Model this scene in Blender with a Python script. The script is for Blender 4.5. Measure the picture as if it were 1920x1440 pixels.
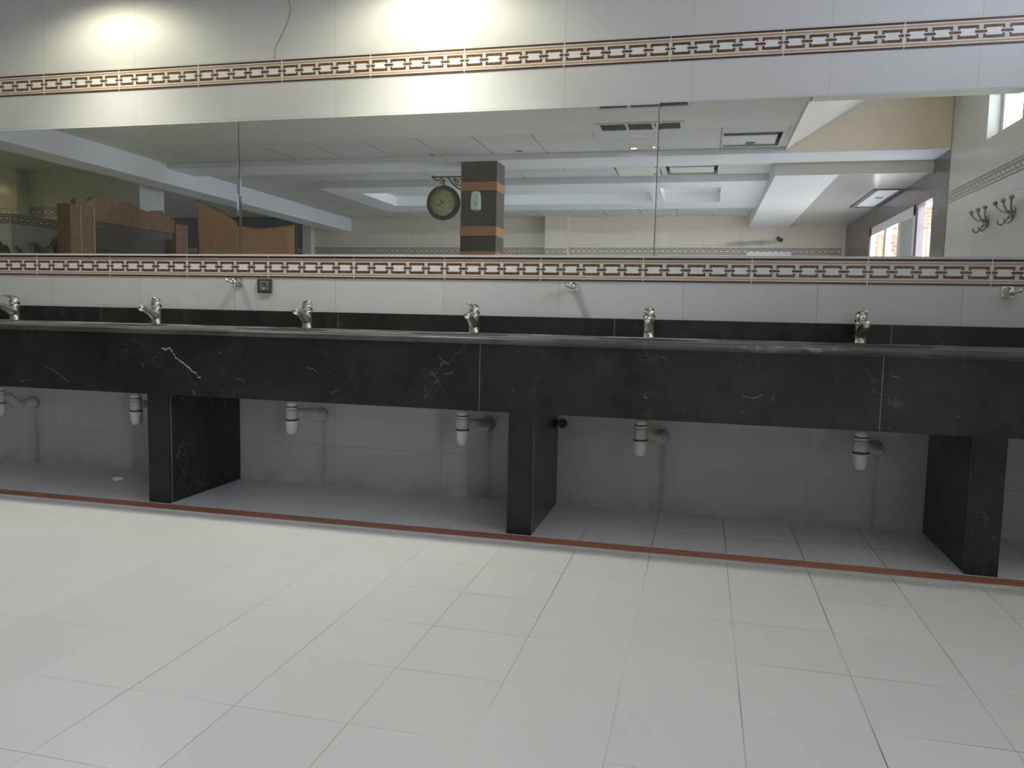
import bpy, bmesh, math, random
from mathutils import Vector, Matrix
random.seed(7)
S = bpy.context.scene
for o in list(bpy.data.objects): bpy.data.objects.remove(o, do_unlink=True)
COL = S.collection
PI = math.pi

# ------------------------------------------------------------------ camera, world, light, exposure
cam = bpy.data.cameras.new('camera'); co = bpy.data.objects.new('camera', cam); COL.objects.link(co)
cr = Vector((0.97142915, 0.23640309, 0.02095202)); cu = Vector((-0.04195436, 0.08416353, 0.99556835)); cf = Vector((-0.23359204, 0.96800314, -0.09167704))
co.matrix_world = Matrix(((cr.x, cu.x, -cf.x, -0.2024), (cr.y, cu.y, -cf.y, -3.8377), (cr.z, cu.z, -cf.z, 0.9686), (0, 0, 0, 1)))
cam.sensor_width = 36; cam.lens = 1470.38/1920*36; cam.clip_start = .02; cam.clip_end = 200
S.camera = co
S.view_settings.view_transform = 'Standard'; S.view_settings.look = 'None'; S.view_settings.gamma = 1; S.view_settings.use_curve_mapping = False
S.view_settings.exposure = -0.1
S.cycles.max_bounces = 10; S.cycles.diffuse_bounces = 5; S.cycles.glossy_bounces = 5
S.cycles.sample_clamp_indirect = 4
w = bpy.data.worlds.new('world'); S.world = w; w.use_nodes = True
bg = w.node_tree.nodes['Background']; bg.inputs[0].default_value = (0.72, 0.815, 1.0, 1); bg.inputs[1].default_value = 22.0

def lamp(kind, loc, energy, col, rot=(0, 0, 0), **kw):
    l = bpy.data.lights.new('lamp_light', kind); l.energy = energy; l.color = col
    for k, v in kw.items(): setattr(l, k, v)
    o = bpy.data.objects.new('lamp_light', l); COL.objects.link(o); o.location = loc; o.rotation_euler = rot
    return o
lamp('SUN', (0, 0, 10), 15.0, (1, .95, .86), (math.radians(-12), math.radians(44), 0), angle=.01)
# daylight portals in the window openings (guide the sky light, emit nothing themselves)
def portal(loc, sx, sy, rot):
    o = lamp('AREA', loc, 0, (1, 1, 1), rot, shape='RECTANGLE', size=sx, size_y=sy); o.data.cycles.is_portal = True
RY = (0, PI/2, 0)
portal((2.10, -7.15, 1.58), 1.36, 2.5, (0, PI/2, 0))
portal((2.10, -5.52, 1.12), 2.2, .56, (0, PI/2, 0))
portal((2.10, -3.335, 2.75), .5, .77, (0, PI/2, 0))
portal((2.10, -1.65, 2.72), .62, 1.9, (0, PI/2, 0))

# ------------------------------------------------------------------ materials
MATS = {}
class NB:
    def __init__(s, name):
        s.m = bpy.data.materials.new(name); s.m.use_nodes = True; s.t = s.m.node_tree; s.n = s.t.nodes; s.l = s.t.links
        s.b = s.n['Principled BSDF']; MATS[name] = s.m
        s.geo = None
    def new(s, typ, **kw):
        n = s.n.new(typ)
        for k, v in kw.items(): setattr(n, k, v)
        return n
    def put(s, sock, v):
        if hasattr(v, 'is_linked') or hasattr(v, 'links'): s.l.new(v, sock)
        elif isinstance(v, (tuple, list)): sock.default_value = (*v, 1) if len(v) == 3 and sock.type == 'RGBA' else v
        else: sock.default_value = v
    def math(s, op, a, b=None, c=None, clamp=False):
        n = s.new('ShaderNodeMath', operation=op); n.use_clamp = clamp
        for i, v in enumerate((a, b, c)):
            if v is not None: s.put(n.inputs[i], v)
        return n.outputs[0]
    def pos(s):
        if s.geo is None:
            s.geo = s.new('ShaderNodeNewGeometry'); x = s.new('ShaderNodeSeparateXYZ'); s.l.new(s.geo.outputs['Position'], x.inputs[0]); s.xyz = x.outputs
        return s.xyz
    def posv(s): s.pos(); return s.geo.outputs['Position']
    def noise(s, scale, detail=3, rough=.55, vec=None, out=0):
        n = s.new('ShaderNodeTexNoise'); n.inputs['Scale'].default_value = scale; n.inputs['Detail'].default_value = detail; n.inputs['Roughness'].default_value = rough
        s.l.new(vec if vec is not None else s.posv(), n.inputs['Vector']); return n.outputs[out]
    def mix(s, f, a, b):
        n = s.new('ShaderNodeMix', data_type='RGBA'); s.put(n.inputs[0], f); s.put(n.inputs[6], a); s.put(n.inputs[7], b); return n.outputs[2]
    def ramp(s, v, lo, hi, a=0., b=1.):
        n = s.new('ShaderNodeMapRange'); n.clamp = True
        s.put(n.inputs[0], v); n.inputs[1].default_value = lo; n.inputs[2].default_value = hi; n.inputs[3].default_value = a; n.inputs[4].default_value = b; return n.outputs[0]
    def line(s, u, off, period, width):
        # 1 on a joint line
        a = s.math('SUBTRACT', u, off); a = s.math('DIVIDE', a, period); a = s.math('FRACT', a)
        a = s.math('SUBTRACT', a, .5); a = s.math('ABSOLUTE', a)
        return s.math('GREATER_THAN', a, .5 - width/period/2)
    def cell(s, u, off, period):
        return s.math('FLOOR', s.math('DIVIDE', s.math('SUBTRACT', u, off), period))
    def fin(s, col, rough=.5, metal=0., spec=.5, bump=None, bs=.2, coat=0):
        s.put(s.b.inputs['Base Color'], col); s.put(s.b.inputs['Roughness'], rough); s.put(s.b.inputs['Metallic'], metal)
        s.b.inputs['Specular IOR Level'].default_value = spec
        if bump is not None:
            n = s.new('ShaderNodeBump'); n.inputs['Strength'].default_value = bs; n.inputs['Distance'].default_value = .01; s.l.new(bump, n.inputs['Height']); s.l.new(n.outputs[0], s.b.inputs['Normal'])
        return s.m

def plain(name, col, rough=.5, metal=0., spec=.5, var=.08, vs=6):
    b = NB(name); n = b.noise(vs, 4)
    c = b.mix(n, tuple(x*(1-var) for x in col), tuple(min(1, x*(1+var)) for x in col))
    return b.fin(c, rough, metal, spec)

def tile_mat(name, base, joint, ax, ua, pa, wa, va, pb, wb, vary=.04, rough=.2, spec=.4, bump=False, dirt=None, fade=.0, wear=None):
    """tiles on a plane: ax = two axis indices, offsets ua/va, periods pa/pb, joint widths wa/wb"""
    b = NB(name); p = b.pos()
    u, v = p[ax[0]], p[ax[1]]
    l1 = b.line(u, ua, pa, wa); l2 = b.line(v, va, pb, wb)
    n = b.noise(.9, 2); l1 = b.math('MULTIPLY', l1, b.ramp(n, .35, .6, fade, 1)); n2 = b.noise(1.3, 2)
    l2 = b.math('MULTIPLY', l2, b.ramp(n2, .4, .62, fade, 1))
    L = b.math('MAXIMUM', l1, l2)
    if wear: L = b.math('MULTIPLY', L, b.math('ADD', b.ramp(p[0], *wear), b.math('MULTIPLY', b.ramp(b.noise(.8, 1), .52, .6), .5), clamp=True))
    cx = b.cell(u, ua, pa); cy = b.cell(v, va, pb)
    cv = b.new('ShaderNodeCombineXYZ'); b.l.new(cx, cv.inputs[0]); b.l.new(cy, cv.inputs[1])
    wn = b.new('ShaderNodeTexWhiteNoise', noise_dimensions='2D'); b.l.new(cv.outputs[0], wn.inputs[0])
    c = b.mix(wn.outputs[0], tuple(x*(1-vary) for x in base), tuple(x*(1+vary*.5) for x in base))
    sm = b.noise(5, 5); c = b.mix(b.ramp(sm, .55, .85, 0, .12), c, tuple(x*.6 for x in base))
    if dirt: c = dirt(b, c)
    c = b.mix(L, c, joint)
    return b.fin(c, rough, 0, spec)

TRAP_X = [-3.965-.02, -3.10, -2.19, -1.295, -.455, .468]
OUT_X = [-4.048, -3.02, -2.175, -1.25, -.377, .583]
def stains_and_shade(b, c):
    # rusty streaks running down the tiles below each drain outlet
    p = b.pos(); m = None
    n = b.noise(9, 4)
    for k, x in enumerate(OUT_X):
        d = b.math('ABSOLUTE', b.math('SUBTRACT', p[0], x + .01)); d = b.math('SUBTRACT', d, b.math('MULTIPLY', n, .05))
        f = b.math('MAXIMUM', b.ramp(d, -.020, .004, .95, 0), b.ramp(d, -.01, .05, .35, 0))
        m = f if m is None else b.math('MAXIMUM', m, f)
    zz = b.ramp(p[2], .36, .40, 1, 0)
    m = b.math('MULTIPLY', m, zz); m = b.math('MULTIPLY', m, b.ramp(b.noise(5, 5), .3, .65, .15, .75))
    c = b.mix(m, c, (.20, .13, .09))
    grime_shade = b.math('MULTIPLY', b.ramp(p[2], .58, .40, 0, .42), b.ramp(b.noise(2.4, 6, .7), .25, .7, .45, 1))  # uneven grime tint that also puts under-counter shade into the tile colour
    c = b.mix(grime_shade, c, (.34, .30, .25))
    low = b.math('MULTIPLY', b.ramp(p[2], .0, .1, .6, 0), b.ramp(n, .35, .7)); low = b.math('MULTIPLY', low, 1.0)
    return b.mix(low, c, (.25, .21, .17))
WALLC = (.595, .59, .578); JC = (.42, .41, .39)
tile_mat('wall_tile', WALLC, JC, (0, 2), -.30, .6, .0028, 2.265, .3, .0022, rough=.5, spec=.15, fade=.25)
tile_mat('wall_tile_low', WALLC, (.30, .28, .25), (0, 2), -.30, .6, .0028, .23, .3, .0026, rough=.3, fade=.35, dirt=stains_and_shade)
tile_mat('side_tile', (.66, .65, .60), (.36, .35, .33), (1, 2), -.30, .6, .003, 2.265, .3, .003, rough=.22, fade=.2)
def smudge(b, c):
    p = b.pos(); u = b.math('SUBTRACT', p[0], .55); v = b.math('SUBTRACT', p[2], b.math('ADD', 2.23, b.math('MULTIPLY', u, .06)))
    d = b.math('ADD', b.math('MULTIPLY', b.math('MULTIPLY', u, u), 3.), b.math('MULTIPLY', b.math('MULTIPLY', v, v), 260.))
    d = b.math('ADD', d, b.math('MULTIPLY', b.math('SUBTRACT', b.noise(6, 4), .5), 1.4))
    c = b.mix(b.ramp(d, .1, 1., .65, 0), c, (.16, .15, .14))
    cr_ = b.math('MULTIPLY', b.ramp(b.math('ABSOLUTE', b.math('SUBTRACT', b.noise(1.7, 6, .65), .5)), .0, .012, 1, 0), b.ramp(b.noise(1.1, 2), .5, .6))
    return c
tile_mat('back_tile', (.76, .66, .565), (.4, .38, .35), (0, 2), -.25, .6, .004, .1, .3, .004, rough=.35, fade=.1, dirt=smudge)
tile_mat('alcove_tile', (.62, .60, .48), (.36, .35, .3), (0, 2), -.25, .6, .004, .1, .3, .004, rough=.18, fade=.1)
tile_mat('floor_tile', (.80, .79, .795), (.17, .16, .15), (0, 1), -.3721, .3, .0030, -1.016, .3, .0022, vary=.03, rough=.28, spec=.45, fade=.05, wear=(-1.8, -.5, .26, 1))
tile_mat('platform_tile', (.84, .83, .87), (.16, .15, .15), (0, 1), -.3721, .3, .0034, -.352, .3, .003, vary=.05, rough=.3, fade=.2, wear=(-2., -1., .3, 1))
tile_mat('terracotta', (.46, .18, .12), (.55, .3, .22), (0, 1), -.992, .82, .004, -5.03, 10., .001, vary=.1, rough=.4)
tile_mat('grid_ceiling', (.62, .63, .60), (.17, .17, .16), (0, 1), -2.51, .6, .012, -4.70, .56, .010, vary=.05, rough=.8, spec=.1)
plain('plaster', (.66, .67, .62), .8, 0, .15, .05)
plain('plaster_white', (.79, .80, .84), .7, 0, .2, .03)
plain('plaster_beige', (.85, .73, .585), .75, 0, .2, .12, 3)
plain('ceiling_gloss', (.50, .50, .50), .18, 0, .5, .05)
plain('plaster_grey', (.74, .71, .63), .7, 0, .2, .06)
plain('cream', (.74, .68, .60), .3); plain('cream_light', (.82, .77, .70), .3)
plain('tan', (.42, .31, .21), .3, var=.15, vs=30); plain('dark_brown', (.070, .035, .028), .3)
plain('tile_white', (.76, .77, .76), .25); plain('tile_grey', (.62, .62, .60), .25)
b = NB('brown_marble'); n = b.noise(60, 5, .7); b.fin(b.mix(b.ramp(n, .35, .68), (.062, .028, .016), (.20, .098, .045)), .3)

def marble(name, c0, c1, vein, amt=1., rough=.22, spec=.4):
    b = NB(name); P = b.posv()
    w1 = b.noise(3., 5, .6, out=1)
    add = b.new('ShaderNodeVectorMath', operation='MULTIPLY_ADD'); b.l.new(w1, add.inputs[0]); add.inputs[1].default_value = (.5, .5, .5); b.l.new(P, add.inputs[2])
    n0 = b.noise(4, 6, .62, add.outputs[0]); c = b.mix(b.ramp(n0, .3, .75), c0, c1)
    v = b.new('ShaderNodeTexVoronoi', feature='DISTANCE_TO_EDGE'); v.inputs['Scale'].default_value = 5.; b.l.new(add.outputs[0], v.inputs['Vector'])
    m = b.math('MULTIPLY', b.ramp(v.outputs[0], .0, .022, 1, 0), b.ramp(b.noise(3.3, 3), .56, .68))
    c = b.mix(b.math('MULTIPLY', m, .24*amt), c, vein)
    # cloudy green patches and small bright flecks
    c = b.mix(b.math('MULTIPLY', b.ramp(b.noise(11, 6, .75, add.outputs[0]), .60, .78), .20*amt), c, vein)
    f = b.math('MULTIPLY', b.ramp(b.noise(38, 2, .5, add.outputs[0]), .735, .77), b.ramp(b.noise(5, 2), .5, .62))
    c = b.mix(b.math('MULTIPLY', f, .75*amt), c, vein)
    return b.fin(c, rough, 0, spec)
marble('black_marble', (.0165, .0205, .0178), (.034, .042, .037), (.30, .32, .29), spec=.2)
m_ = marble('slab_marble', (.045, .053, .048), (.115, .126, .116), (.38, .39, .37), .8, .42)
nt = m_.node_tree; pb = nt.nodes['Principled BSDF']; old = pb.inputs['Base Color'].links[0].from_socket
b = NB.__new__(NB); b.m = m_; b.t = nt; b.n = nt.nodes; b.l = nt.links; b.b = pb; b.geo = None
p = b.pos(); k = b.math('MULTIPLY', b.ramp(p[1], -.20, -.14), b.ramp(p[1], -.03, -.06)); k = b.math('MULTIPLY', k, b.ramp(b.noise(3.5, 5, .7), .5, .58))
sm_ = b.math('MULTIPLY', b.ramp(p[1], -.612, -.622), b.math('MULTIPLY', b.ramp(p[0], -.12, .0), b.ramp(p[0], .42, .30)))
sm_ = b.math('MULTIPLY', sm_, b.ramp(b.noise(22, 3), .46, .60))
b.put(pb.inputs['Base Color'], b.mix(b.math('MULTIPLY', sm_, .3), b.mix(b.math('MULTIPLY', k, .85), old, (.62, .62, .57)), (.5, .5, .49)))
marble('brown_stone', (.044, .030, .025), (.074, .050, .042), (.16, .13, .11), .35, .3)
marble('purple_stone', (.085, .062, .062), (.14, .105, .10), (.25, .2, .2), .3, .25)
plain('shaded_back', (.13, .14, .16), .5, var=.15)  # far-left back wall: dimness of the unlit room put into its colour
plain('plaster_warm', (.82, .77, .70), .75, 0, .2, .06)
plain('stone_orange', (.42, .17, .085), .4, var=.15)
plain('white_joint', (.34, .34, .32), .5, var=.5, vs=30)
plain('vein_white', (.42, .44, .40), .3, var=.3, vs=40); plain('vein_grey', (.15, .165, .15), .3, var=.6, vs=60)
b = NB('chrome'); n = b.noise(25, 3); b.fin(b.mix(b.ramp(n, .4, .7), (.82, .82, .80), (.70, .69, .66)), b.ramp(n, .35, .75, .05, .22), 1.)
b = NB('chrome_limed'); n = b.noise(35, 4); b.fin(b.mix(b.ramp(n, .3, .7), (.60, .59, .55), (.42, .40, .35)), b.ramp(n, .3, .7, .18, .45), 1.)
plain('old_metal', (.30, .29, .26), .35, .8)
plain('brass', (.60, .42, .20), .25, 1.)
plain('pvc', (.70, .69, .66), .4, 0, .4, .04); plain('pvc_old', (.55, .53, .49), .5, 0, .4, .15, 30)
plain('rubber', (.055, .05, .045), .6); plain('black_iron', (.02, .018, .015), .5, .2)
plain('socket_grey', (.16, .155, .14), .4); plain('socket_dark', (.06, .058, .052), .4)
plain('white_plastic', (.75, .80, .76), .35); plain('grey_plastic', (.42, .46, .45), .4)
plain('white_alu', (.80, .80, .80), .35); plain('dark_void', (.02, .02, .02), .9)
plain('grille', (.10, .10, .095), .6); plain('grille_frame', (.55, .56, .53), .5)
plain('clock_rim', (.045, .032, .018), .35, .3, .5, .2, 20)
b = NB('clock_face'); n = b.noise(18, 4); b.fin(b.mix(b.ramp(n, .35, .75), (.50, .46, .26), (.36, .32, .16)), .45)
b = NB('carved_wood'); n = b.noise(14, 6, .7); b.fin(b.mix(b.ramp(n, .3, .7), (.13, .062, .024), (.26, .135, .058)), .45, bump=n, bs=.6)
plain('dark_wood', (.075, .05, .045), .45, var=.25); plain('gilt_wood', (.42, .30, .16), .4, var=.2)
b = NB('brown_cloth'); n = b.noise(220, 2); b.fin(b.mix(n, (.44, .25, .135), (.60, .345, .19)), .9, 0, .1)
plain('board_white', (.93, .93, .93), .6, var=.02)
plain('paper', (.8, .8, .78), .8)
b = NB('mirror_silver'); n = b.noise(4, 5)
g = b.new('ShaderNodeBsdfGlossy'); g.inputs['Color'].default_value = (.80, .83, .79, 1); g.inputs['Roughness'].default_value = 0.0
d = b.new('ShaderNodeBsdfDiffuse'); d.inputs['Color'].default_value = (.55, .57, .52, 1)
ms = b.new('ShaderNodeMixShader'); b.l.new(b.ramp(n, .3, .8, .035, .075), ms.inputs[0]); b.l.new(g.outputs[0], ms.inputs[1]); b.l.new(d.outputs[0], ms.inputs[2])
b.l.new(ms.outputs[0], b.n['Material Output'].inputs[0])
plain('mirror_edge', (.28, .33, .30), .15, .6)
def emis(name, col, st):
    b = NB(name); b.put(b.b.inputs['Base Color'], col); b.put(b.b.inputs['Emission Color'], col); b.b.inputs['Emission Strength'].default_value = st
emis('bulb_warm', (1., .90, .70), 14); emis('bulb_gold', (1., .75, .25), 8); emis('tube_glow', (.88, 1., .96), 120)
b = NB('brick'); bt = b.new('ShaderNodeTexBrick'); mp = b.new('ShaderNodeMapping'); mp.inputs['Rotation'].default_value = (0, 0, 0)
cv = b.new('ShaderNodeCombineXYZ'); p = b.pos(); b.l.new(p[0], cv.inputs[0]); b.l.new(p[2], cv.inputs[1]); b.l.new(cv.outputs[0], bt.inputs['Vector'])
bt.inputs['Color1'].default_value = (.16, .075, .04, 1); bt.inputs['Color2'].default_value = (.10, .05, .028, 1); bt.inputs['Mortar'].default_value = (.2, .16, .13, 1); bt.inputs['Scale'].default_value = 4
b.fin(bt.outputs[0], .9)
plain('yard', (.5, .46, .40), .9); plain('old_timber', (.30, .16, .07), .7, var=.4, vs=12)
b = NB('mural_rock'); p = b.pos(); n = b.noise(3.2, 5, .6); n2 = b.noise(7, 4)
c = b.mix(b.ramp(n, .42, .56), (.22, .22, .20), (.80, .80, .76)); c = b.mix(b.ramp(n2, .56, .64), c, (.09, .095, .085)); b.fin(c, .25)
b = NB('mural_leaf'); n = b.noise(22, 5, .7); b.fin(b.mix(b.ramp(n, .35, .7), (.025, .035, .02), (.11, .13, .07)), .35)
M = MATS

# ------------------------------------------------------------------ mesh helpers
class MB:
    def __init__(s): s.v = []; s.f = []; s.mi = []; s.mats = []; s.sm = []
    def slot(s, m):
        if m not in s.mats: s.mats.append(m)
        return s.mats.index(m)
    def face(s, idx, m, smooth=False): s.f.append(tuple(idx)); s.mi.append(s.slot(m)); s.sm.append(smooth)
    def quad(s, pts, m):
        i = len(s.v); s.v += [tuple(p) for p in pts]; s.face(range(i, i+len(pts)), m)
    def box(s, a, b_, m):
        (x0, y0, z0), (x1, y1, z1) = [tuple(min(p, q) for p, q in zip(a, b_)), tuple(max(p, q) for p, q in zip(a, b_))]
        i = len(s.v); s.v += [(x0, y0, z0), (x1, y0, z0), (x1, y1, z0), (x0, y1, z0), (x0, y0, z1), (x1, y0, z1), (x1, y1, z1), (x0, y1, z1)]
        for q in ((0, 3, 2, 1), (4, 5, 6, 7), (0, 1, 5, 4), (1, 2, 6, 5), (2, 3, 7, 6), (3, 0, 4, 7)): s.face([i+k for k in q], m)
    def hexa(s, p, m):
        # 8 corner points: bottom 4 ccw, top 4 ccw
        i = len(s.v); s.v += [tuple(q) for q in p]
        for q in ((0, 3, 2, 1), (4, 5, 6, 7), (0, 1, 5, 4), (1, 2, 6, 5), (2, 3, 7, 6), (3, 0, 4, 7)): s.face([i+k for k in q], m)
    def lathe(s, prof, m, o=(0, 0, 0), d=(0, 0, 1), n=24, caps=True):
        # prof: (radius, height along d)
        d = Vector(d).normalized(); a = d.orthogonal().normalized(); c = d.cross(a); o = Vector(o)
        i = len(s.v)
        for r, h in prof:
            for k in range(n):
                t = 2*PI*k/n; s.v.append(tuple(o + d*h + (a*math.cos(t) + c*math.sin(t))*r))
        for j in range(len(prof)-1):
            for k in range(n):
                k2 = (k+1) % n
                s.face((i+j*n+k, i+j*n+k2, i+(j+1)*n+k2, i+(j+1)*n+k), m, True)
        if caps:
            s.face([i+k for k in range(n)][::-1], m); e = i+(len(prof)-1)*n; s.face([e+k for k in range(n)], m)
    def tube(s, pts, rad, m, n=12, caps=True, flat=None):
        pts = [Vector(p) for p in pts]; i = len(s.v); up = None
        for j, p in enumerate(pts):
            t = (pts[min(j+1, len(pts)-1)] - pts[max(j-1, 0)]).normalized()
            if up is None: up = t.orthogonal().normalized() if flat is None else (Vector(flat) - t*Vector(flat).dot(t)).normalized()
            up = (up - t*up.dot(t)).normalized(); sd = t.cross(up)
            r = rad[j] if isinstance(rad, (list, tuple)) else rad
            ra, rb = r if isinstance(r, tuple) else (r, r)
            for k in range(n):
                q = 2*PI*k/n; s.v.append(tuple(p + up*math.cos(q)*ra + sd*math.sin(q)*rb))
        for j in range(len(pts)-1):
            for k in range(n):
                k2 = (k+1) % n; s.face((i+j*n+k, i+j*n+k2, i+(j+1)*n+k2, i+(j+1)*n+k), m, True)
        if caps:
            s.face([i+k for k in range(n)][::-1], m); e = i+(len(pts)-1)*n; s.face([e+k for k in range(n)], m)
    def prism(s, poly, a, b_, axis, m):
        # poly in the two other axes, extruded along axis from a to b
        def P(u, v, t):
            return (t, u, v) if axis == 0 else (u, t, v) if axis == 1 else (u, v, t)
        i = len(s.v); n = len(poly)
        s.v += [P(u, v, a) for u, v in poly] + [P(u, v, b_) for u, v in poly]
        s.face(list(range(i, i+n))[::-1], m); s.face(range(i+n, i+2*n), m)
        for k in range(n):
            k2 = (k+1) % n; s.face((i+k, i+k2, i+n+k2, i+n+k), m)
    def ball(s, c, r, m, n=14, sc=(1, 1, 1)):
        i = len(s.v); k_ = n//2
        for j in range(k_+1):
            th = PI*j/k_
            for k in range(n):
                ph = 2*PI*k/n; s.v.append((c[0]+r*sc[0]*math.sin(th)*math.cos(ph), c[1]+r*sc[1]*math.sin(th)*math.sin(ph), c[2]+r*sc[2]*math.cos(th)))
        for j in range(k_):
            for k in range(n): k2 = (k+1) % n; s.face((i+j*n+k, i+(j+1)*n+k, i+(j+1)*n+k2, i+j*n+k2), m, True)
    def build(s, name, parent=None, bevel=0, recalc=True, loc=None):
        me = bpy.data.meshes.new(name); me.from_pydata(s.v, [], s.f)
        for m in s.mats: me.materials.append(M[m])
        for p, mi, sm in zip(me.polygons, s.mi, s.sm): p.material_index = mi; p.use_smooth = sm
        if recalc:
            bm = bmesh.new(); bm.from_mesh(me); bmesh.ops.remove_doubles(bm, verts=bm.verts, dist=1e-6); bmesh.ops.recalc_face_normals(bm, faces=bm.faces); bm.to_mesh(me); bm.free()
        o = bpy.data.objects.new(name, me); COL.objects.link(o)
        if loc is not None: o.location = loc
        if parent is not None: o.parent = parent
        if bevel:
            md = o.modifiers.new('bevel', 'BEVEL'); md.width = bevel; md.segments = 2; md.limit_method = 'ANGLE'; md.angle_limit = math.radians(50)
        return o

def tag(o, label, cat, group=None):
    o['label'] = label; o['category'] = cat
    if group: o['group'] = group
    return o
def thing(name, label, cat, loc=(0, 0, 0), group=None):
    o = bpy.data.objects.new(name, None); COL.objects.link(o); o.location = loc; o.empty_display_size = .1
    return tag(o, label, cat, group)
def struct(o, label=None, cat=None):
    o['kind'] = 'structure'
    if label: o['label'] = label
    if cat: o['category'] = cat
    return o
def kids(o): return [c for c in bpy.data.objects if c.parent == o]
def dup(o, loc, label, rz=None):
    c = o.copy(); COL.objects.link(c); c.location = loc; c['label'] = label
    if rz is not None: c.rotation_euler[2] = rz
    for k in kids(o):
        q = k.copy(); COL.objects.link(q); q.parent = c
        for g in kids(k):
            h = g.copy(); COL.objects.link(h); h.parent = q
    return c
def box1(name, a, b_, m, parent=None, bevel=0):
    mb = MB(); mb.box(a, b_, m); return mb.build(name, parent, bevel)

XL, XR, YB, ZT = -12.0, 2.06, -10.4, 3.5
# ------------------------------------------------------------------ floor, platform, walls
struct(box1('floor', (XL, YB, -.15), (XR, -.69, 0), 'floor_tile'), 'white square tiled floor of the washroom', 'floor')
struct(box1('floor', (XL, -.615, -.15), (XR, 0, .009), 'platform_tile'), 'grey tiled strip of floor under the black counter', 'floor')
mb = MB(); mb.box((XL, -.69, -.15), (XR, -.615, .0098), 'terracotta'); mb.box((XL, -.693, -.15), (XR, -.69, .0082), 'tile_grey')
struct(mb.build('trim_1'), 'terracotta edging strip on the floor in front of the counter', 'trim')
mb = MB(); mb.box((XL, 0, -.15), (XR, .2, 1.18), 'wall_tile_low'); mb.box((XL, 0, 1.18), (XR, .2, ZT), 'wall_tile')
struct(mb.build('wall_front'), 'white tiled wall behind the black counter and mirrors', 'wall')
# right wall with its high window and the dark marble stretch with two openings
def wall_x(x0, x1, y0, y1, z0, z1, holes, m, mb):
    """wall between x0..x1 spanning y0..y1 (y0<y1), holes = (ya, yb, za, zb)"""
    ys = sorted({y0, y1, *[h[0] for h in holes], *[h[1] for h in holes]})
    for a, c in zip(ys, ys[1:]):
        hs = sorted([h for h in holes if h[0] <= a and h[1] >= c], key=lambda h: h[2]); z = z0
        for h in hs:
            if h[2] > z: mb.box((x0, a, z), (x1, c, h[2]), m)
            z = h[3]
        if z < z1: mb.box((x0, a, z), (x1, c, z1), m)
mb = MB(); wall_x(XR, XR+.22, -4.72, .2, -.15, ZT, [(-3.72, -2.95, 2.5, 3.0), (-2.6, -.7, 2.41, 3.03)], 'side_tile', mb)
struct(mb.build('wall_right'), 'white tiled side wall with a high window and coat hooks, seen in the mirror', 'wall')
mb = MB(); wall_x(XR-.004, XR+.07, YB, -4.72, -.15, ZT, [(-8.42, -5.90, .9, 2.255), (-5.80, -5.24, 0, 2.24)], 'purple_stone', mb)
struct(mb.build('wall_right'), 'dark purple-brown marble wall around the white window, seen in the mirror', 'wall')
mb = MB(); mb.box((-7.86, YB-.2, -.15), (XR+.22, YB, ZT), 'back_tile'); mb.box((XL, YB-.2, -.15), (-7.86, YB, ZT), 'shaded_back')
struct(mb.build('wall_back'), 'far tiled wall across the room, seen in the mirror', 'wall')
struct(box1('wall_left', (XL-.2, YB-.2, -.15), (XL, .2, ZT), 'alcove_tile'), 'left end wall of the room', 'wall')
struct(box1('ceiling', (XL-.2, YB-.2, ZT), (XR+.22, .2, ZT+.15), 'plaster'), 'concrete slab above the suspended ceilings', 'ceiling')
mb = MB(); mb.box((-12, -5.45, 0), (-7.78, -5.2, 2.76), 'alcove_tile')
struct(mb.build('wall_alcove'), 'yellowish tiled wall at the left of the mirror image', 'wall')
mb = MB(); mb.box((-7.78, -5.6, 0), (-7.40, -5.12, 2.69), 'tile_grey')
struct(mb.build('wall_pier'), 'pale tiled pillar beside the big ceiling beam, seen in the mirror', 'pillar')
mb = MB(); mb.box((-9.5, -5.2, 0), (-9.22, -5.0, 2.76), 'alcove_tile')
struct(mb.build('wall_pier'), 'narrow yellow tiled pier at the far left of the mirror image', 'pillar')
mb = MB(); mb.box((-3.02, -10.4, 0), (-2.62, -10.12, 2.69), 'back_tile')
struct(mb.build('wall_pier'), 'tiled pier on the far wall right of the dark column', 'pillar')
mb = MB(); mb.box((-7.86, -10.4, 0), (-7.68, -10.25, 2.69), 'back_tile')
struct(mb.build('wall_pier'), 'narrow pier on the far wall right of the brown cloth', 'pillar')

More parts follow.
